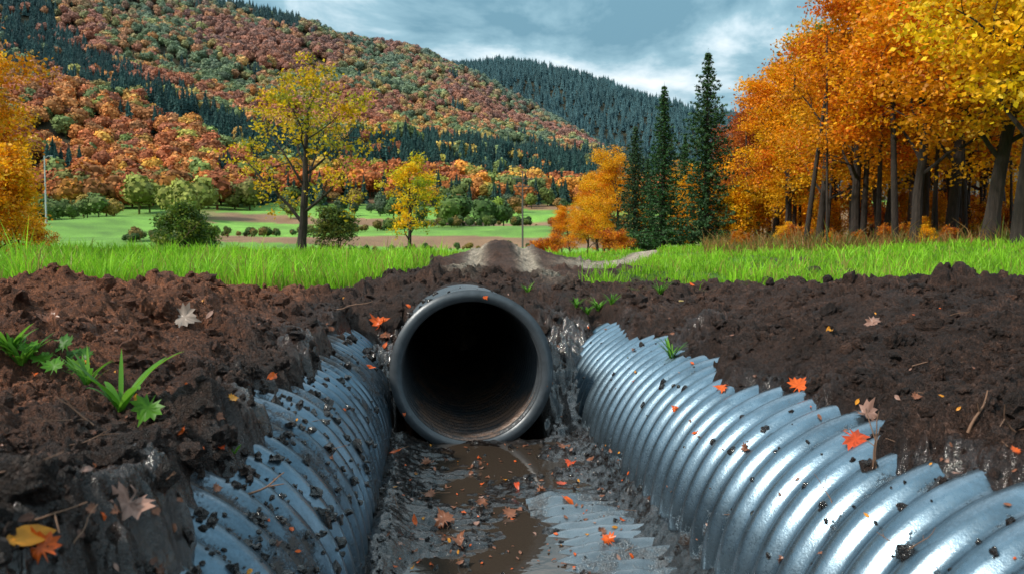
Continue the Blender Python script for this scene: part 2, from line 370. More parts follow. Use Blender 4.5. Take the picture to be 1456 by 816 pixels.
for k in range(N):
    if gmv[k]>.4: continue
    loc,no,ob=drop(cx[k],cy[k])
    if loc is None or loc.z<-1.5: continue
    onp='pipe' in ob.name or 'sheet' in ob.name
    if onp and loc.x>0 and random.random()<.85: continue
    if onp and loc.x<0 and (pden[k]<.0 and random.random()<.85): continue
    if not onp and dens[k]<-.1 and random.random()<.7: continue
    if 'puddle' in ob.name and random.random()<.9: continue
    s_=.003+.005*random.random()+.014*random.random()**4+(.022*random.random()**14)
    if onp: s_*=.65 if loc.x>0 else .9
    if onp and no.z<.3: continue
    if loc.z<-1.1: s_*=.7
    s_*=min(1.6,.7+rr[k]*.16)
    P.append((loc.x,loc.y,loc.z+s_*.1)); Szs.append(s_)
    if not onp and random.random()<.045 and loc.z>-1.0 and rr[k]>1.5: B.append((loc.x,loc.y,loc.z)); BS.append(random.uniform(.014,.045))
def cl(name,P,Z_,**k):
    P=np.array(P); Z_=np.array(Z_); _,r_,p_,g_,rd_,w_=height(P[:,0],P[:,1],False)
    cc=ground_color(P[:,0],P[:,1],r_,p_,g_*0,rd_,w_,P[:,2])*(.7+.7*rs.rand(len(P),1))
    return scatter_clods(name,P,Z_,cc,np.clip(w_*.8+.08,0,1),**k)
cl('soil_clods',P,Szs); cl('large_soil_clods',B,BS,IV=IV3,IT=IT3,smooth=True,rn=.022)

# ------------------------------------------------------------ grass
def blades(name,X,Y,Z,h,w,col,lean=.5):
    n=len(X); a=rs.rand(n)*2*np.pi; la=rs.rand(n)*2*np.pi; ll=h*lean*rs.rand(n)
    dx=np.cos(a)*w; dy=np.sin(a)*w; lx=np.cos(la)*ll; ly=np.sin(la)*ll
    V=np.zeros((n,5,3))
    V[:,0]=np.stack([X-dx,Y-dy,Z-.01],1); V[:,1]=np.stack([X+dx,Y+dy,Z-.01],1)
    V[:,2]=np.stack([X+dx*.8+lx*.35,Y+dy*.8+ly*.35,Z+h*.6],1); V[:,3]=np.stack([X-dx*.8+lx*.35,Y-dy*.8+ly*.35,Z+h*.6],1)
    V[:,4]=np.stack([X+lx,Y+ly,Z+h],1)
    b=(np.arange(n)*5)[:,None]
    return mk(name,V.reshape(-1,3),[b+np.array([0,1,2,3]),b+np.array([3,2,4])],[M_grass],False,np.repeat(col,5,0))
N=230000
rr=np.exp(rs.uniform(math.log(5.0),math.log(48),N)); aa=rs.uniform(YAW-.62,YAW+.62,N)
gx=rr*np.sin(aa); gy=rr*np.cos(aa)
gz,r_,p_,g_,rd_,w_=height(gx,gy)
t=fbm(gx*.8,gy*.8,3,97); t2=fbm(gx*2.6,gy*2.6,3,98)
k=(g_>.25+.4*rs.rand(N))&~((p_>600)&(r_>34))&(t2+.5*t>-.34+.2*rs.rand(N))
gx,gy,gz,r_,p_,t,t2=gx[k],gy[k],gz[k],r_[k],p_[k],t[k],t2[k]
col=np.array([.175,.36,.018])*(1+.7*t[:,None]+1.0*t2[:,None]+.7*(rs.rand(len(gx),1)-.5)); dry=rs.rand(len(gx))<(.06+.4*np.clip(t-.08,0,1)); col[dry]=(.34,.28,.07)
hh=(.03+.11*rs.rand(len(gx))**1.3)*np.clip(1+1.2*t+2.0*t2,.22,3.2)*np.where(p_<650,1.45,1.0)
blades('grass',gx,gy,gz,hh,.0022+.00042*r_,np.clip(col,0.003,1),.8)

# ------------------------------------------------------------ tree generators
def tube(pts,rad,k):
    pts=np.array(pts); n=len(pts); V=[]
    for i in range(n):
        t=pts[min(i+1,n-1)]-pts[max(i-1,0)]; t=t/(np.linalg.norm(t)+1e-9)
        u=np.cross(t,[.3,.9,.1]); u/=np.linalg.norm(u)+1e-9; v=np.cross(t,u)
        th=np.arange(k)*2*np.pi/k
        V.append(pts[i]+rad[i]*(np.cos(th)[:,None]*u+np.sin(th)[:,None]*v))
    i=np.arange(n*k).reshape(n,k); a=i[:-1]; b=np.roll(a,-1,1); c=i[1:]; d=np.roll(c,-1,1)
    return np.concatenate(V),np.stack([a.ravel(),b.ravel(),d.ravel(),c.ravel()],1)
class Acc:
    def __init__(s): s.V=[];s.Q=[];s.C=[];s.M=[];s.n=0
    def add(s,V,Q,c,m):
        s.V.append(V); s.Q.append(Q+s.n); s.n+=len(V)
        s.C.append(np.broadcast_to(c,(len(V),3))); s.M.append(np.full(len(Q),m))
    def tub(s,pts,rad,k,c=(.05,.035,.03),m=0):
        V,Q=tube(pts,rad,k); s.add(V,Q,c,m)
def leafquads(acc,P,size,col,m=1,flat=.5,R=rs):
    n=len(P); u=R.normal(size=(n,3)); u[:,2]*=flat; u/=np.linalg.norm(u,axis=1)[:,None]
    w=R.normal(size=(n,3)); v=np.cross(u,w); v/=np.linalg.norm(v,axis=1)[:,None]
    sz=(size*(.6+.8*R.rand(n)))[:,None]
    V=np.stack([P-u*sz,P-v*sz*.6,P+u*sz,P+v*sz*.6],1).reshape(-1,3)
    acc.add(V,(np.arange(n)*4)[:,None]+np.arange(4),np.repeat(col,4,0),m)
def tree_mesh(name,seed,H,tr,first,limbs,llen,nleaf,lsize,sig,pal,up=.5,twig=(5,4),droop=0,ang_=(38,68)):
    R=np.random.RandomState(seed); acc=Acc(); tips=[]
    def nrm(v): return v/np.linalg.norm(v)
    def grow(p0,d,L,r,lev):
        n=[9,7,5,4][lev]; pts=[p0];dirs=[d]
        for i in range(n):
            d=nrm(d+R.normal(size=3)*[.06,.16,.22,.25][lev]+np.array([0,0,[.05,.07*up*2,.05,-droop][lev]]))
            pts.append(pts[-1]+d*L/n); dirs.append(d)
        rd=[max(.006,r*(1-.8*(i/n)**1.1)) for i in range(n+1)]
        if lev==0: rd[0]*=1.35
        acc.tub(pts,rd,[10,6,4,3][lev])
        if lev==3 : tips.append(pts[-1]); tips.append(pts[-2]); return
        kk=[limbs,twig[0],twig[1]][lev]
        for j in range(kk):
            f=(first+(1-first)*(j+.5*R.rand())/kk) if lev==0 else (.25+.75*(j+R.rand())/kk)
            q=f*n; i=min(int(q),n-1); pp=pts[i]+(pts[i+1]-pts[i])*(q-i); dd=dirs[i+1]
            az=j*2.4+R.rand()*.8; u=nrm(np.cross(dd,[.2,.1,1.0] if abs(dd[2])<.9 else [1.0,.2,0])); v=np.cross(dd,u)
            sd=math.cos(az)*u+math.sin(az)*v
            an=math.radians(R.uniform(*ang_))
            nd_=nrm(dd*math.cos(an)+sd*math.sin(an)+np.array([0,0,.15*up]))
            if lev==0: l=llen*(1-.55*max(0,(f-first)/(1-first)))*R.uniform(.75,1.15)
            else: l=L*R.uniform(.4,.6)*(1-.3*f)
            grow(pp,nd_,l,rd[i]*(.42 if lev==0 else .6),lev+1)
    grow(np.zeros(3),np.array([0,0,1.0]),H*.86,tr,0)
    T=np.array(tips); per=max(1,nleaf//len(T))
    base=T/ (H*.22); tn=fbm(base[:,0]+base[:,2],base[:,1]-base[:,2]*.7,2,seed)
    pick=np.clip(.5+tn*.9+R.normal(size=len(T))*.18,0,.999); cl=np.array([pal[int(a*len(pal))] for a in pick])
    dn=R.uniform(.35,1.6,len(T)); cnt=np.maximum(1,(per*dn)).astype(int)
    P=np.repeat(T,cnt,0)+R.normal(size=(cnt.sum(),3))*np.array([sig,sig,sig*.5])
    col=np.repeat(cl*R.uniform(.8,1.15,(len(T),1)),cnt,0)*(.65+.7*R.rand(len(P),1))
    leafquads(acc,P,lsize,col,1,.7,R)
    return mk(name,np.concatenate(acc.V),[np.concatenate(acc.Q)],[M_bark,M_leaf],False,np.concatenate(acc.C),np.concatenate(acc.M),link=False)
def spruce_mesh(name,seed,H,W):
    R=np.random.RandomState(seed); acc=Acc()
    acc.tub([[0,0,H*i/8.] for i in range(9)],[.018*H*(1-i/8.2) for i in range(9)],7)
    z=.07*H
    while z<H*.985:
        f=(z/H); L=W*(1-f)**.8*R.uniform(.75,1.1)+.08
        nb=int(7+3*(1-f)); a0=R.rand()*6
        for j in range(nb):
            a=a0+j*2*np.pi/nb+R.uniform(-.25,.25); l=L*R.uniform(.5,1.2)
            t=np.linspace(0,1,5); dz=-.30*l*t+.22*l*t**2.5
            pts=np.stack([np.cos(a)*l*t,np.sin(a)*l*t,z+dz],1)
            acc.tub(pts,[.018*(1-.8*q) for q in t],3)
            n=int(24*l)+6; tt=R.rand(n)**.7
            P=np.stack([np.cos(a)*l*tt,np.sin(a)*l*tt,z-.30*l*tt+.22*l*tt**2.5-.05],1)
            P[:,:2]+=R.normal(size=(n,2))*.10*(.5+l*.4)*(1.2-tt[:,None]); P[:,2]-=np.abs(R.normal(size=n))*.09
            c=np.array([.030,.075,.028])*(.5+1.1*R.rand(n,1))
            leafquads(acc,P,.09,c,1,.5,R)
        z+=H*.018+.07*R.rand()
    return mk(name,np.concatenate(acc.V),[np.concatenate(acc.Q)],[M_bark,M_needle],False,np.concatenate(acc.C),np.concatenate(acc.M),link=False)
def put(name,me,p,D,sc=1,rot=None,dz=0,nxy=1.0):
    a=YAW+math.atan((p-728)/F); x,y=D*math.sin(a),D*math.cos(a)
    z=float(height(np.array([x]),np.array([y]),False)[0][0])
    ob=bpy.data.objects.new(name,me); SC.collection.objects.link(ob)
    ob.location=(x,y,z-.05+dz); ob.rotation_euler=(0,0,random.random()*6.28 if rot is None else rot); ob.scale=(sc*nxy,sc*nxy,sc); return ob
YEL=[(.72,.32,.008),(.80,.42,.010),(.86,.52,.015),(.68,.44,.02)]
ORG=[(.62,.17,.008),(.74,.26,.008),(.82,.35,.010),(.80,.42,.010)]
RUS=[(.36,.08,.015),(.48,.13,.015),(.32,.07,.02),(.54,.20,.02)]
YGR=[(.36,.34,.02),(.54,.42,.02),(.66,.44,.012),(.24,.26,.02)]
GRN=[(.07,.13,.02),(.10,.17,.025),(.18,.22,.03),(.05,.10,.02)]
solo=tree_mesh('sparse_yellow_tree',14,6.0,.17,.20,10,3.7,5600,.062,.17,[(.66,.40,.010),(.72,.50,.012),(.54,.42,.015),(.30,.30,.02)],.9,(6,4),0,(38,62))
solo2=tree_mesh('sparse_yellow_tree2',12,6.2,.13,.2,10,2.6,4600,.075,.2,YEL+YGR,.7)
tY=tree_mesh('t_yellow',21,11,.20,.22,15,4.3,27000,.072,.34,YEL+ORG[3:],.35)
tO=tree_mesh('t_orange',22,11,.21,.24,15,4.2,27000,.072,.34,ORG+YEL[:1],.35)
tO2=tree_mesh('t_orange2',25,10,.18,.26,13,4.0,24000,.072,.34,ORG+YEL[:2],.3)
tR=tree_mesh('t_rust',23,11,.2,.27,14,3.6,15000,.075,.32,RUS,.5)
tG=tree_mesh('t_green',24,9,.2,.2,12,3.4,15000,.09,.34,GRN,.5)
bY=tree_mesh('b_yellow',31,3.2,.06,.05,13,1.7,8000,.062,.2,YEL+ORG[2:3],.5)
bO=tree_mesh('b_orange',32,3.0,.06,.05,13,1.6,7000,.062,.2,ORG+RUS,.5)
bG=tree_mesh('b_green',33,3.2,.07,.05,14,1.8,9000,.075,.2,GRN,.5)
sp1=spruce_mesh('spruce_a',41,12,2.7); sp2=spruce_mesh('spruce_b',42,12,2.4)
put('young_maple_tree',solo,428,28,.97,.6); put('young_maple_tree',solo2,582,46,.98,2.0)
put('autumn_maple_tree',tO2,-92,20,.60,1.0); put('autumn_maple_tree',tY,-66,26,.5,3,0)
put('yellow_shrub',bY,28,24,.66,1); put('yellow_shrub',bY,-5,17,.6,2.5); put('yellow_shrub',bO,56,30,.4,2.5)
put('spruce_tree',sp1,1003,44,.88,0); put('spruce_tree',sp2,942,50,.86,2); put('spruce_tree',sp1,902,56,.76,3); put('spruce_tree',sp2,920,62,.62,4); put('spruce_tree',sp2,972,58,.66,4)
random.seed(11)
for me,pp,D,s in [(tO,1120,42,.86),(tY,1165,38,.88),(tO,1215,34,.95),(tY,1262,40,1.1),(tO2,1300,30,1.02),(tY,1352,34,1.15),(tO,1405,27,1.05),(tY,1450,24,1.0),(tO2,1500,27,1.1),(tY,1545,22,1.0),
    (tR,1075,52,.95),(tR,1120,56,1.12),(tO2,1180,55,1.12),(tR,1240,50,1.25),(tG,1190,62,1.75),(tY,1300,48,1.35),(tO,1360,46,1.4),(tY,1420,42,1.4),(tO,1480,40,1.4),(tR,1050,60,.85),
    (tO,1330,60,1.4),(tY,1400,58,1.5),(tR,1270,64,1.4),(tO,1210,70,1.2),(tY,1450,60,1.5),(tR,1110,72,1.1),(tY,1050,68,.7),(tY,1100,46,.72),
    (tO,858,64,.66),(tY,880,60,.72),(tO2,835,72,.62),(tO,812,80,.55),(tR,800,88,.5),(tY,1035,58,.55),(tY,965,64,.6),(tY,985,56,.5),(tY,850,70,.7)]:
    put('autumn_tree',me,pp,D,s)
for me,pp,D,s in [(bY,1050,44,.95),(bY,1085,47,1.1),(bY,1025,52,.95),(bO,868,42,.5),(bO,885,38,.40),(bO,770,60,.6),(bO,785,62,.7),(bY,1130,52,1.0),(bY,970,56,.8),(bY,1180,50,.9),(bO,1260,44,.7),(bY,1330,46,.8),(bO,1400,40,.7),(bO,1450,38,.6),(bO,1230,60,1.2),(bY,1290,64,1.2),(bO,1360,60,1.2),(bY,1430,56,1.2),(bO,1150,66,1.2)]:
    put('autumn_shrub',me,pp,D,s)
for k in range(22): put('undergrowth_bush',random.choice([bO,bO,bY]),random.uniform(1030,1480),random.uniform(29,40),random.uniform(.16,.34))
for pp,D,s in [(262,62,1.35),(285,66,1.1),(240,66,.9),(482,110,2.0)]: put('green_shrub',bG,pp,D,s)
acc=Acc(); R=np.random.RandomState(5)
for k in range(80):
    pp=R.uniform(1060,1560); D=R.uniform(30,75); a=YAW+math.atan((pp-728)/F); x,y=D*math.sin(a),D*math.cos(a)
    z=float(macro(np.array([x]),np.array([y]))[0][0]); h=R.uniform(5,9); q=R.normal(size=2)*.4
    rr_=R.uniform(.05,.13); acc.tub([[x+q[0]*t,y+q[1]*t,z-.2+h*t] for t in np.linspace(0,1,6)],[rr_*(1-.5*t) for t in np.linspace(0,1,6)],6)
mk('forest_trunks',np.concatenate(acc.V),[np.concatenate(acc.Q)],[M_bark],True)
N=34000; pp=rs.uniform(1000,1600,N); D=rs.uniform(24,46,N); aa=YAW+np.arctan((pp-728)/F); bx=D*np.sin(aa); by=D*np.cos(aa)
bz=height(bx,by,False)[0]; t=fbm(bx*1.1,by*1.1,3,101); kk=t>-.05
cb=np.array([.30,.17,.055])*(.4+rs.rand(N,1)); gg=rs.rand(N)<.3; cb[gg]=(.13,.19,.03)
blades('dry_brush',bx[kk],by[kk],bz[kk],(.10+.6*rs.rand(kk.sum())**2)*(.5+1.4*np.clip(t[kk]+.1,0,1)),.012,cb[kk],1.0)

# ------------------------------------------------------------ distant forest (instanced)
TC=bpy.data.collections.new('forest_tree_kinds')
I2,T2=ico(2)
for v in range(6):
    R=np.random.RandomState(200+v)
    nb=R.randint(3,6); bl=[(np.array([0,0,.60]),.26)]+[(np.array([R.uniform(-.16,.16),R.uniform(-.16,.16),R.uniform(.42,.80)]),R.uniform(.13,.22)) for _ in range(nb)]
    Vs=[];Cs=[];Qs=[];Ts=[];n=0
    for c,rad_ in bl:
        core=I2*rad_*.86*(1+.06*R.normal(size=(len(I2),1)))+c; Vs.append(core); Ts.append(T2+n); Cs.append(np.full(len(core),.62)); n+=len(core)
        nq=int(90*(rad_/.2)**2); u=R.normal(size=(nq,3)); u/=np.linalg.norm(u,axis=1)[:,None]
        q0=c+u*rad_*(.82+.3*R.rand(nq,1)); nn=u+.45*R.normal(size=(nq,3)); t1=np.cross(nn,R.normal(size=(nq,3))); t1/=np.linalg.norm(t1,axis=1)[:,None]
        t2=np.cross(nn,t1); t2/=np.linalg.norm(t2,axis=1)[:,None]; s_=(.022+.03*R.rand(nq))[:,None]
        Vs.append(np.stack([q0-t1*s_,q0-t2*s_,q0+t1*s_,q0+t2*s_],1).reshape(-1,3)); Qs.append(np.arange(nq*4).reshape(nq,4)+n); n+=nq*4
        Cs.append(np.repeat((.65+.75*R.rand(nq))*(.85+.3*R.rand()),4))
    tv,tq=tube([[0,0,0],[0,0,.3],[0,0,.6]],[.022,.018,.01],5); Vs.append(tv); Qs.append(tq+n); Cs.append(np.full(len(tv),.3)); n+=len(tv)
    V=np.concatenate(Vs); c=np.concatenate(Cs)
    me=mk('kind',V,[np.concatenate(Ts),np.concatenate(Qs)],[M_far],False,np.repeat(c[:,None],3,1),link=False)
    TC.objects.link(bpy.data.objects.new('a_deciduous_%d'%v,me))
for v in range(4):
    R=np.random.RandomState(300+v); tv=[];tt=[];jj=[]; k=13; NL=13
    for L in range(NL):
        f=L/NL; zt=1.0-f*.86; zb=zt-.11-.03*f; rb=.018+.15*f**.9
        b=len(tv); tv.append((0,0,zt+.03)); jj.append(.9)
        for m_ in range(k):
            th=m_*2*np.pi/k+L+R.uniform(-.1,.1); r1=rb*(1.3 if m_%2 else .62)*R.uniform(.75,1.25); tv.append((r1*np.cos(th),r1*np.sin(th),zb+.02*R.normal())); jj.append(R.uniform(.6,1.4))
        for m_ in range(k): tt.append((b,b+1+m_,b+1+(m_+1)%k))
    me=mk('kind',np.array(tv),[np.array(tt)],[M_far],False,np.repeat(np.array(jj)[:,None],3,1),link=False)
    TC.objects.link(bpy.data.objects.new('b_conifer_%d'%v,me))
NG=bpy.data.node_groups.new('scatter_trees','GeometryNodeTree')
NG.interface.new_socket('Geometry',in_out='INPUT',socket_type='NodeSocketGeometry'); NG.interface.new_socket('Geometry',in_out='OUTPUT',socket_type='NodeSocketGeometry')
gi=NG.nodes.new('NodeGroupInput'); go=NG.nodes.new('NodeGroupOutput'); ip=NG.nodes.new('GeometryNodeInstanceOnPoints'); ci_=NG.nodes.new('GeometryNodeCollectionInfo')
ci_.inputs['Collection'].default_value=TC; ci_.inputs['Separate Children'].default_value=True; ci_.inputs['Reset Children'].default_value=True
def na(nm,ty):
    n=NG.nodes.new('GeometryNodeInputNamedAttribute'); n.data_type=ty; n.inputs['Name'].default_value=nm; return n.outputs['Attribute']
NG.links.new(gi.outputs[0],ip.inputs['Points']); NG.links.new(ci_.outputs[0],ip.inputs['Instance']); ip.inputs['Pick Instance'].default_value=True
NG.links.new(na('idx','INT'),ip.inputs['Instance Index']); NG.links.new(na('scl','FLOAT_VECTOR'),ip.inputs['Scale']); NG.links.new(na('rot','FLOAT_VECTOR'),ip.inputs['Rotation'])
NG.links.new(ip.outputs[0],go.inputs[0])
def forest(name,X,Y,Z,Hh,typ,col):
    n=len(X); me=bpy.data.meshes.new(name); me.vertices.add(n); me.vertices.foreach_set('co',np.stack([X,Y,Z],1).astype(np.float32).ravel())
    a=me.attributes.new('idx','INT','POINT'); a.data.foreach_set('value',np.where(typ==1,6+rs.randint(0,4,n),rs.randint(0,6,n)).astype(np.int32))
    wd=Hh*np.where(typ==1,rs.uniform(.9,1.3,n),rs.uniform(.95,1.35,n))
    a=me.attributes.new('scl','FLOAT_VECTOR','POINT'); a.data.foreach_set('vector',np.stack([wd,wd,Hh],1).astype(np.float32).ravel())
    a=me.attributes.new('rot','FLOAT_VECTOR','POINT'); a.data.foreach_set('vector',np.stack([0*X,0*X,rs.rand(n)*6.28],1).astype(np.float32).ravel())
    a=me.attributes.new('Tint','FLOAT_COLOR','POINT'); c=np.ones((n,4),np.float32); c[:,:3]=col; a.data.foreach_set('color',c.ravel())
    ob=bpy.data.objects.new(name,me); SC.collection.objects.link(ob); md=ob.modifiers.new('trees','NODES'); md.node_group=NG; return ob
def wedge(n,d0,d1,p0,p1):
    D=np.sqrt(rs.uniform(d0**2,d1**2,n)); a=rs.uniform(YAW+math.atan((p0-728)/F),YAW+math.atan((p1-728)/F),n)
    x=D*np.sin(a); y=D*np.cos(a); z,r,p=macro(x,y); return x,y,z,r,p
x,y,z,r,p=wedge(15000,352,1000,-250,1150)
E=z/r*F; t=fbm(x/70,y/70,3,120); t2=fbm(x/45,y/45,3,121); t3=fbm(x/110+4,y/110,3,122)
bandc=np.interp(p,[-200,0,60,200,360,520,700,900],[250,250,235,190,130,110,105,90])
con=((np.abs(E-bandc+14*t)<np.interp(p,[0,60,200,400,700],[36,32,18,24,26])*(1+.7*t2)))|((p<90)&(E>235))|(t2>.6)
con|=(E>np.interp(p,*RP)-12)&(p<430)&(t>-.1)
typ=np.where(con&(rs.rand(len(x))<.88),1,0)
pal=np.array([(.46,.13,.03),(.58,.20,.03),(.42,.12,.04),(.62,.32,.04),(.38,.34,.05),(.18,.24,.05),(.66,.26,.03),(.50,.34,.05),(.54,.21,.05),(.17,.22,.06)])
ci=np.clip(((t3*1.5+.5)*10+rs.normal(size=len(x))*2.4),0,9.99).astype(int)
low=E<np.where(p<380,bandc-25,0); ci=np.where(low&(rs.rand(len(x))<.7),rs.choice([0,2,8,1],len(x)),ci)
col=pal[ci]*(.6+.75*rs.rand(len(x),1)); col[typ==1]=np.array([.016,.055,.046])*(.7+.7*rs.rand((typ==1).sum(),1))
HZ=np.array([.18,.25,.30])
hz=(np.clip((r-330)/620,0,1)[:,None]**.8)*.45; hz=np.where(typ[:,None]==1,hz*.5,hz); col=col*(1-hz)+HZ*hz  # distance haze painted into the tree colours
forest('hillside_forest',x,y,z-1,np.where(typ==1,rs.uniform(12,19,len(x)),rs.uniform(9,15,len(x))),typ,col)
x,y,z,r,p=wedge(6000,1300,1600,450,1300)
col=np.array([.065,.135,.150])*(.75+.5*rs.rand(len(x),1))  # conifer tone paled and blued, haze painted in
forest('distant_ridge_forest',x,y,z-1,rs.uniform(15,23,len(x)),np.ones(len(x),int),col)
L=[]
def vt(p,D,h,c,ty=0): L.append((p,D,h,c,ty))
for k in range(70): vt(random.uniform(60,370),random.uniform(300,355),random.uniform(12,18),random.choice([(.36,.10,.03),(.28,.08,.03),(.40,.16,.03),(.18,.17,.05),(.30,.12,.04)]))
for q in [(262,250,15),(285,255,16),(200,270,16),(215,275,14),(245,262,13),(272,246,12)]: vt(*q,(.26,.28,.06))
for q in [(640,240,12),(652,245,13),(690,235,13),(702,240,12),(716,236,10),(600,240,8),(560,250,9),(575,255,9)]: vt(*q,random.choice([(.07,.13,.035),(.22,.32,.04),(.12,.19,.04)]))
for k in range(34): vt(random.uniform(60,170),random.uniform(225,270),random.uniform(4,8),random.choice([(.07,.12,.04),(.12,.17,.05),(.3,.2,.04)]))
for k in range(46): vt(random.uniform(380,820),random.uniform(250,345),random.uniform(4,9),random.choice([(.07,.10,.04),(.24,.13,.04),(.06,.09,.05),(.16,.2,.04)]))
for k in range(90): vt(random.uniform(330,900),random.uniform(335,375),random.uniform(10,17),(.018,.048,.038),1)
for k in range(70): vt(random.uniform(330,900),random.uniform(335,390),random.uniform(8,14),random.choice([(.36,.12,.03),(.12,.16,.04),(.3,.2,.04)]))
for k in range(110):
    u=random.random(); vt(180+320*u,150+40*u+random.uniform(-4,4),random.uniform(.8,3.2),random.choice([(.05,.09,.025),(.10,.12,.03),(.2,.14,.04)]))
for k in range(110):
    u=random.random(); vt(430+380*u,205+20*u+random.uniform(-4,4),random.uniform(1.0,4.2),random.choice([(.05,.09,.025),(.16,.12,.03),(.10,.15,.03)]))
for k in range(60):
    u=random.random(); vt(330+420*u,115+10*u+random.uniform(-3,3),random.uniform(.6,1.8),random.choice([(.05,.09,.025),(.20,.14,.03)]))
pp=np.array([q[0] for q in L]);DD=np.array([q[1] for q in L]); a=YAW+np.arctan((pp-728)/F); x=DD*np.sin(a); y=DD*np.cos(a); z=macro(x,y)[0]
hh_=np.array([q[2] for q in L])
forest('valley_trees',x,y,z-.15*hh_,hh_,np.array([q[4] for q in L]),np.array([q[3] for q in L]))

# ------------------------------------------------------------ poles
def pole(name,p,D,h,arms,mat):
    acc=Acc(); acc.tub([[0,0,-1],[0,0,h*.5],[0,0,h]],[h*.013,h*.011,h*.008],8)
    if arms:
        for zz,w in ((h*.9,1.8),(h*.8,1.3)):
            acc.tub([[-w,0,zz],[w,0,zz]],[.09,.09],4)
            for sx_ in (-w*.9,-w*.45,w*.45,w*.9): acc.tub([[sx_,0,zz],[sx_,0,zz+.35]],[.06,.05],6)
        acc.tub([[-1.1,0,h*.8],[0,0,h*.68]],[.05,.05],4); acc.tub([[1.1,0,h*.8],[0,0,h*.68]],[.05,.05],4)
    else: acc.tub([[0,0,h*.97],[.8,0,h],[1.6,0,h]],[.07,.06,.09],6)
    me=mk(name,np.concatenate(acc.V),[np.concatenate(acc.Q)],[mat],True,link=False); return put(name,me,p,D,1,.3)
pole('utility_pole',743,130,12.5,True,simple('weathered_wood',(.08,.07,.065)))
pole('street_lamp',68,205,15,False,simple('galvanised_pole',(.42,.44,.46),.5))

# ------------------------------------------------------------ fallen leaves, weeds, twigs
bpy.context.view_layer.update(); DG=bpy.context.evaluated_depsgraph_get()
RM=Euler((math.pi/2-PITCH,0,-YAW),'XYZ').to_matrix()
def hit(px,py):
    d=RM@Vector(((px-728)/F,-(py-408)/F,-1)); d.normalize()
    h=SC.ray_cast(DG,Vector((0,0,0)),d,distance=60); return (h[1],h[2]) if h[0] else (None,None)
OUT=[(0,-.55),(.04,-.15),(.28,-.42),(.26,-.22),(.55,-.2),(.42,-.05),(.62,.12),(.40,.16),(.44,.38),(.24,.30),(.16,.52),(.08,.5),(0,.8)]
OUT=OUT+[(-a,b) for a,b in OUT[-2:0:-1]]
OVAL=[(0,-.6),(.03,-.35),(.2,-.2),(.27,.1),(.22,.4),(.1,.62),(0,.8)]; OVAL=OVAL+[(-a,b) for a,b in OVAL[-2:0:-1]]
def maple(acc,loc,no,size,col,rot,curl,shape=OUT):
    pts=np.array(shape); n=len(pts)
    V=[(0,.05)]+[tuple(q*.5) for q in pts]+[tuple(q) for q in pts]; V=np.array(V)
    Z=curl*(V[:,0]**2*1.2-.5*V[:,1]**2)+.12*curl*np.sin(V[:,0]*9+V[:,1]*7)+.10*np.abs(V[:,0])
    P=np.stack([V[:,0],V[:,1],Z+.08],1)*size
    ca,sa=math.cos(rot),math.sin(rot); P=np.stack([P[:,0]*ca-P[:,1]*sa,P[:,0]*sa+P[:,1]*ca,P[:,2]],1)
    q=Vector((0,0,1)).rotation_difference(no.normalized()).to_matrix(); P=P@np.array(q).T+np.array(loc)
    k=np.arange(n); kn=(k+1)%n
    acc['V'].append(P); o=acc['n']; acc['Q'].append(np.stack([1+k,1+n+k,1+n+kn,1+kn],1)+o); acc['T'].append(np.stack([0*k,1+k,1+kn],1)+o)
    acc['C'].append(np.tile(np.array(col),(len(P),1))*(.65+.6*rs.rand(len(P),1))); acc['n']+=len(P)
def newacc(): return dict(V=[],Q=[],T=[],C=[],n=0)
def fin(name,a): return mk(name,np.concatenate(a['V']),[np.concatenate(a['Q']),np.concatenate(a['T'])],[M_dead],True,np.concatenate(a['C']))
OR=(.62,.10,.012); BR=(.22,.085,.045); PK=(.30,.17,.13); YO=(.62,.24,.02); RE=(.48,.06,.015)
LV=[(1135,552,.12,OR),(1028,553,.085,OR),(1215,628,.13,RE),(1230,592,.12,PK),(800,637,.12,BR),(812,660,.10,RE),(798,690,.08,RE),(806,712,.09,OR),(724,733,.10,BR),(632,742,.13,BR),(687,716,.09,BR),(612,706,.09,BR),(865,770,.09,OR),(735,690,.09,RE),(608,660,.11,BR),(566,643,.10,OR),(525,523,.09,OR),(388,537,.11,OR),(541,462,.20,OR),(548,478,.14,BR),(262,453,.19,(.35,.27,.22)),(300,448,.08,PK),(182,722,.12,PK),(30,772,.11,YO),(60,786,.08,OR),(575,590,.06,OR),(960,583,.05,OR),(1240,460,.12,PK),(985,407,.10,OR),(968,430,.10,(.3,.2,.04)),(548,492,.1,OR),(330,570,.05,YO),(312,637,.05,RE),(580,436,.08,OR),(690,424,.05,OR),(840,655,.07,BR),(650,770,.09,BR),(590,745,.07,OR),(1060,640,.05,BR),(70,455,.12,BR),(770,700,.09,BR),(470,470,.08,BR),(1180,470,.08,YO)]
for px,py,s_,c in LV:
    loc,no=hit(px,py)
    if loc is None: continue
    A=newacc(); no=(no+Vector((random.uniform(-.3,.3),random.uniform(-.55,.05),.5))).normalized()
    maple(A,loc+Vector((0,0,.008)),no,s_*.62,c,random.random()*6.28,random.uniform(-.9,1.1),OUT if random.random()<.6 or s_>.11 else OVAL); fin('fallen_leaf',A)
A=newacc()
for k in range(260):
    loc,no=hit(random.uniform(0,1456),random.uniform(415,815)) if k<130 else hit(random.uniform(560,900),random.uniform(630,810))
    if loc is None or loc.length>9: continue
    no=(no+Vector((random.uniform(-.4,.4),random.uniform(-.5,.1),.4))).normalized()
    maple(A,loc+Vector((0,0,.004)),no,random.uniform(.008,.028),random.choice([OR,BR,BR,BR,PK,YO,(.12,.05,.03)]),random.random()*6.28,random.uniform(-1,1),random.choice([OUT,OVAL,OVAL]))
fin('leaf_litter',A)
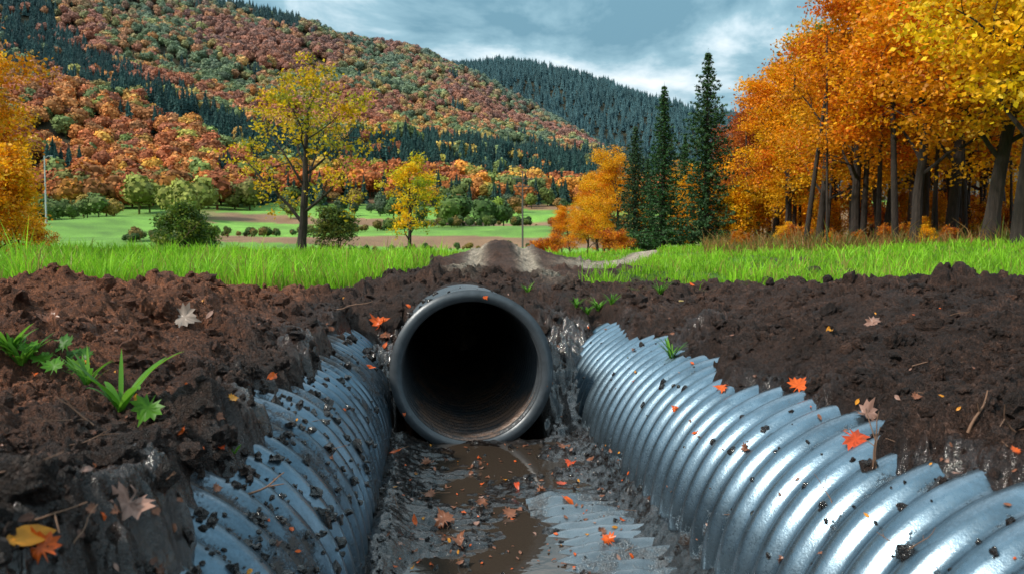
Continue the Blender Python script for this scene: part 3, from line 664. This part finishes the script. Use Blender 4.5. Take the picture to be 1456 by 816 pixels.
def strap(acc,b,az,L,w,arch,col,n=8,fold=.25):
    b=np.array(b); dh=np.array([math.cos(az),math.sin(az),0]); sd=np.array([-math.sin(az),math.cos(az),0]); V=[]
    for i in range(n+1):
        t=i/n; th=arch*t; c=b+dh*L*(math.sin(th)/arch if arch>.05 else 0)*(.5+.5*t)+np.array([0,0,1])*L*(t*math.cos(th*.62))
        ww=w*math.sin(math.pi*min(1,(.12+.88*t)))**.7 if i<n else .0005
        V+= [c-sd*ww+np.array([0,0,fold*ww]),c,c+sd*ww+np.array([0,0,fold*ww])]
    Q=[]
    for i in range(n):
        k=i*3; Q+=[(k,k+1,k+4,k+3),(k+1,k+2,k+5,k+4)]
    acc.add(np.array(V),np.array(Q),np.array(col),0)
def plant(name,px,py,spec):
    loc,no=hit(px,py)
    if loc is None: return
    acc=Acc()
    for az,L,w,ar,c in spec: strap(acc,(loc.x+random.uniform(-.01,.01),loc.y+random.uniform(-.01,.01),loc.z-.01),az,L,w,ar,c)
    mk(name,np.concatenate(acc.V),[np.concatenate(acc.Q)],[M_grass],True,np.concatenate(acc.C))
g1=(.10,.27,.02); g2=(.15,.34,.03); g3_=(.06,.17,.02)
plant('broadleaf_weed',172,580,[(0.1,.24,.020,1.2,g2),(.9,.18,.017,1.0,g1),(-2.2,.16,.015,1.0,g1),(2.9,.16,.008,.5,g3_),(1.9,.17,.007,.3,g1),(-.6,.15,.018,1.7,g2),(3.5,.13,.014,1.5,g3_),(2.4,.12,.012,1.3,g1)])
A=newacc()
for px,py,s_,no in [(212,578,.13,(.2,-1,.5)),(92,488,.12,(-.2,-.8,.7)),(60,508,.11,(.1,-.6,.8)),(110,520,.10,(.3,-.7,.7)),(78,520,.10,(.0,-.7,.7)),(120,500,.09,(.3,-.7,.7)),(45,495,.10,(.0,-.7,.7)),(100,505,.10,(-.3,-.7,.9))]:
    loc,n_=hit(px,py+18)
    if loc is None: continue
    maple(A,loc+Vector((0,0,.035)),Vector(no),s_*.62,random.choice([g1,g2,g3_]),random.uniform(-.6,.6)+(3.0 if s_>.12 else 0),.4)
mk('lobed_leaf_weed',np.concatenate(A['V']),[np.concatenate(A['Q']),np.concatenate(A['T'])],[M_grass],True,np.concatenate(A['C']))
def fern(name,px,py,n,L,w=.0045):
    plant(name,px,py,[(random.random()*6.28,L*random.uniform(.5,1.1),w*random.uniform(.6,1.5),random.uniform(.6,1.8),random.choice([g1,g2,g3_])) for k in range(n)])
fern('small_weed',955,507,26,.13); fern('small_weed',938,418,30,.14); fern('small_weed',30,515,30,.12,.006); fern('small_weed',125,545,16,.12); fern('small_weed',15,500,24,.13,.006)
fern('small_weed',850,440,30,.12); fern('small_weed',835,446,24,.11); fern('small_weed',750,415,20,.1); fern('small_weed',330,640,8,.03)
fern('small_weed',820,436,26,.11); fern('small_weed',870,432,26,.11)
M_tw=simple('dead_twig',(.16,.085,.05),.8)
def twig(px,py,dx,dz,L,r=.004,dy=0):
    loc,no=hit(px,py)
    if loc is None: return
    acc=Acc(); d=np.array([dx,dy,dz]); d=d/np.linalg.norm(d); p0=np.array(loc); pts=[p0-d*.01]; q=d.copy()
    for i in range(6):
        q=q+rs.normal(size=3)*.12; q/=np.linalg.norm(q); pts.append(pts[-1]+q*L/6)
    acc.tub(pts,[r*(1-.1*i) for i in range(7)],5)
    e=pts[3]; d2=q+rs.normal(size=3)*.5; acc.tub([e,e+d2*L*.2,e+d2*L*.35],[r*.6,r*.5,r*.3],4)
    mk('dead_twig',np.concatenate(acc.V),[np.concatenate(acc.Q)],[M_tw],True)
twig(1378,610,.35,.9,.13,.005); twig(1240,660,-.3,.9,.17,.003); twig(1245,660,-.1,.9,.12,.0025); twig(1440,610,-.6,.6,.1,.003)
twig(355,702,1,.12,.12,.004); twig(130,600,-.5,.7,.12,.003); twig(1300,520,1,.1,.3,.003); twig(1130,480,1,.15,.25,.003); twig(995,620,1,.1,.16,.003); twig(40,740,1,.3,.10,.0025); twig(480,440,1,.2,.3,.005); twig(600,700,1,.02,.15,.003); twig(560,640,.8,.1,.1,.003);twig(250,350,.7,.7,1.0,.006)
for k in range(30):
    twig(random.uniform(0,1456),random.uniform(430,790),random.uniform(-1,1),random.uniform(.02,.4),random.uniform(.04,.14),.0016,random.uniform(-1,1))

# ------------------------------------------------------------ camera, light, sky
cam=bpy.data.cameras.new('camera'); co=bpy.data.objects.new('camera',cam); SC.collection.objects.link(co); SC.camera=co
cam.lens=28; cam.sensor_width=36; cam.clip_end=6000; cam.clip_start=.02
co.rotation_euler=(math.pi/2-PITCH,0,-YAW)
cam.dof.use_dof=True; cam.dof.focus_distance=4.6; cam.dof.aperture_fstop=5.0
sv=Vector((-.72,-.30,.70)).normalized(); el=math.asin(sv.z); az=math.atan2(sv.x,sv.y)
sl=bpy.data.lights.new('sun','SUN'); sl.energy=4.6; sl.angle=math.radians(5); sl.color=(1,.93,.82)
so=bpy.data.objects.new('sun',sl); SC.collection.objects.link(so); so.rotation_euler=sv.to_track_quat('Z','Y').to_euler()
w=bpy.data.worlds.new('World'); SC.world=w; w.use_nodes=True; nt=w.node_tree; nt.nodes.clear(); Lk=nt.links.new
out=nt.nodes.new('ShaderNodeOutputWorld'); bg=nt.nodes.new('ShaderNodeBackground'); bg.inputs[1].default_value=.1; Lk(bg.outputs[0],out.inputs[0])
sk=nt.nodes.new('ShaderNodeTexSky'); sk.sky_type='NISHITA'; sk.sun_disc=False; sk.sun_elevation=el; sk.sun_rotation=az
tc=nt.nodes.new('ShaderNodeTexCoord'); sp=nt.nodes.new('ShaderNodeSeparateXYZ'); Lk(tc.outputs['Generated'],sp.inputs[0])
def mth(op,a,b=None,c=None):
    n=nt.nodes.new('ShaderNodeMath'); n.operation=op
    for i,v in enumerate((a,b,c)):
        if v is None: continue
        if hasattr(v,'is_linked'): Lk(v,n.inputs[i])
        else: n.inputs[i].default_value=v
    return n.outputs[0]
zz=mth('ADD',mth('MAXIMUM',sp.outputs[2],0.0),.26)
cb=nt.nodes.new('ShaderNodeCombineXYZ'); Lk(mth('DIVIDE',sp.outputs[0],zz),cb.inputs[0]); Lk(mth('DIVIDE',sp.outputs[1],zz),cb.inputs[1])
cb.inputs[2].default_value=3.7
n1=noise(nt,cb.outputs[0],2.5,7,.56,.3)
clouds=ramp(nt,n1,[(.36,(1.6,3.2,4.1)),(.46,(3.0,4.9,5.8)),(.53,(5.8,7.3,8.0)),(.61,(9.0,9.6,9.8))])
el_=mth('MULTIPLY_ADD',mth('MAXIMUM',sp.outputs[2],0.0),1.0,1.0)
cm=nt.nodes.new('ShaderNodeVectorMath'); cm.operation='SCALE'; Lk(clouds,cm.inputs[0]); Lk(el_,cm.inputs['Scale'])
hz=ramp(nt,sp.outputs[2],[(.0,g3(.75)),(.18,g3(0.0))])
hc=mul(nt,cm.outputs[0],(5.6,7.5,8.5),hz,'MIX')
mx=mul(nt,sk.outputs[0],hc,.92,'MIX'); Lk(mx,bg.inputs[0])
SC.view_settings.view_transform='Standard'; SC.view_settings.look='None'; SC.view_settings.exposure=0
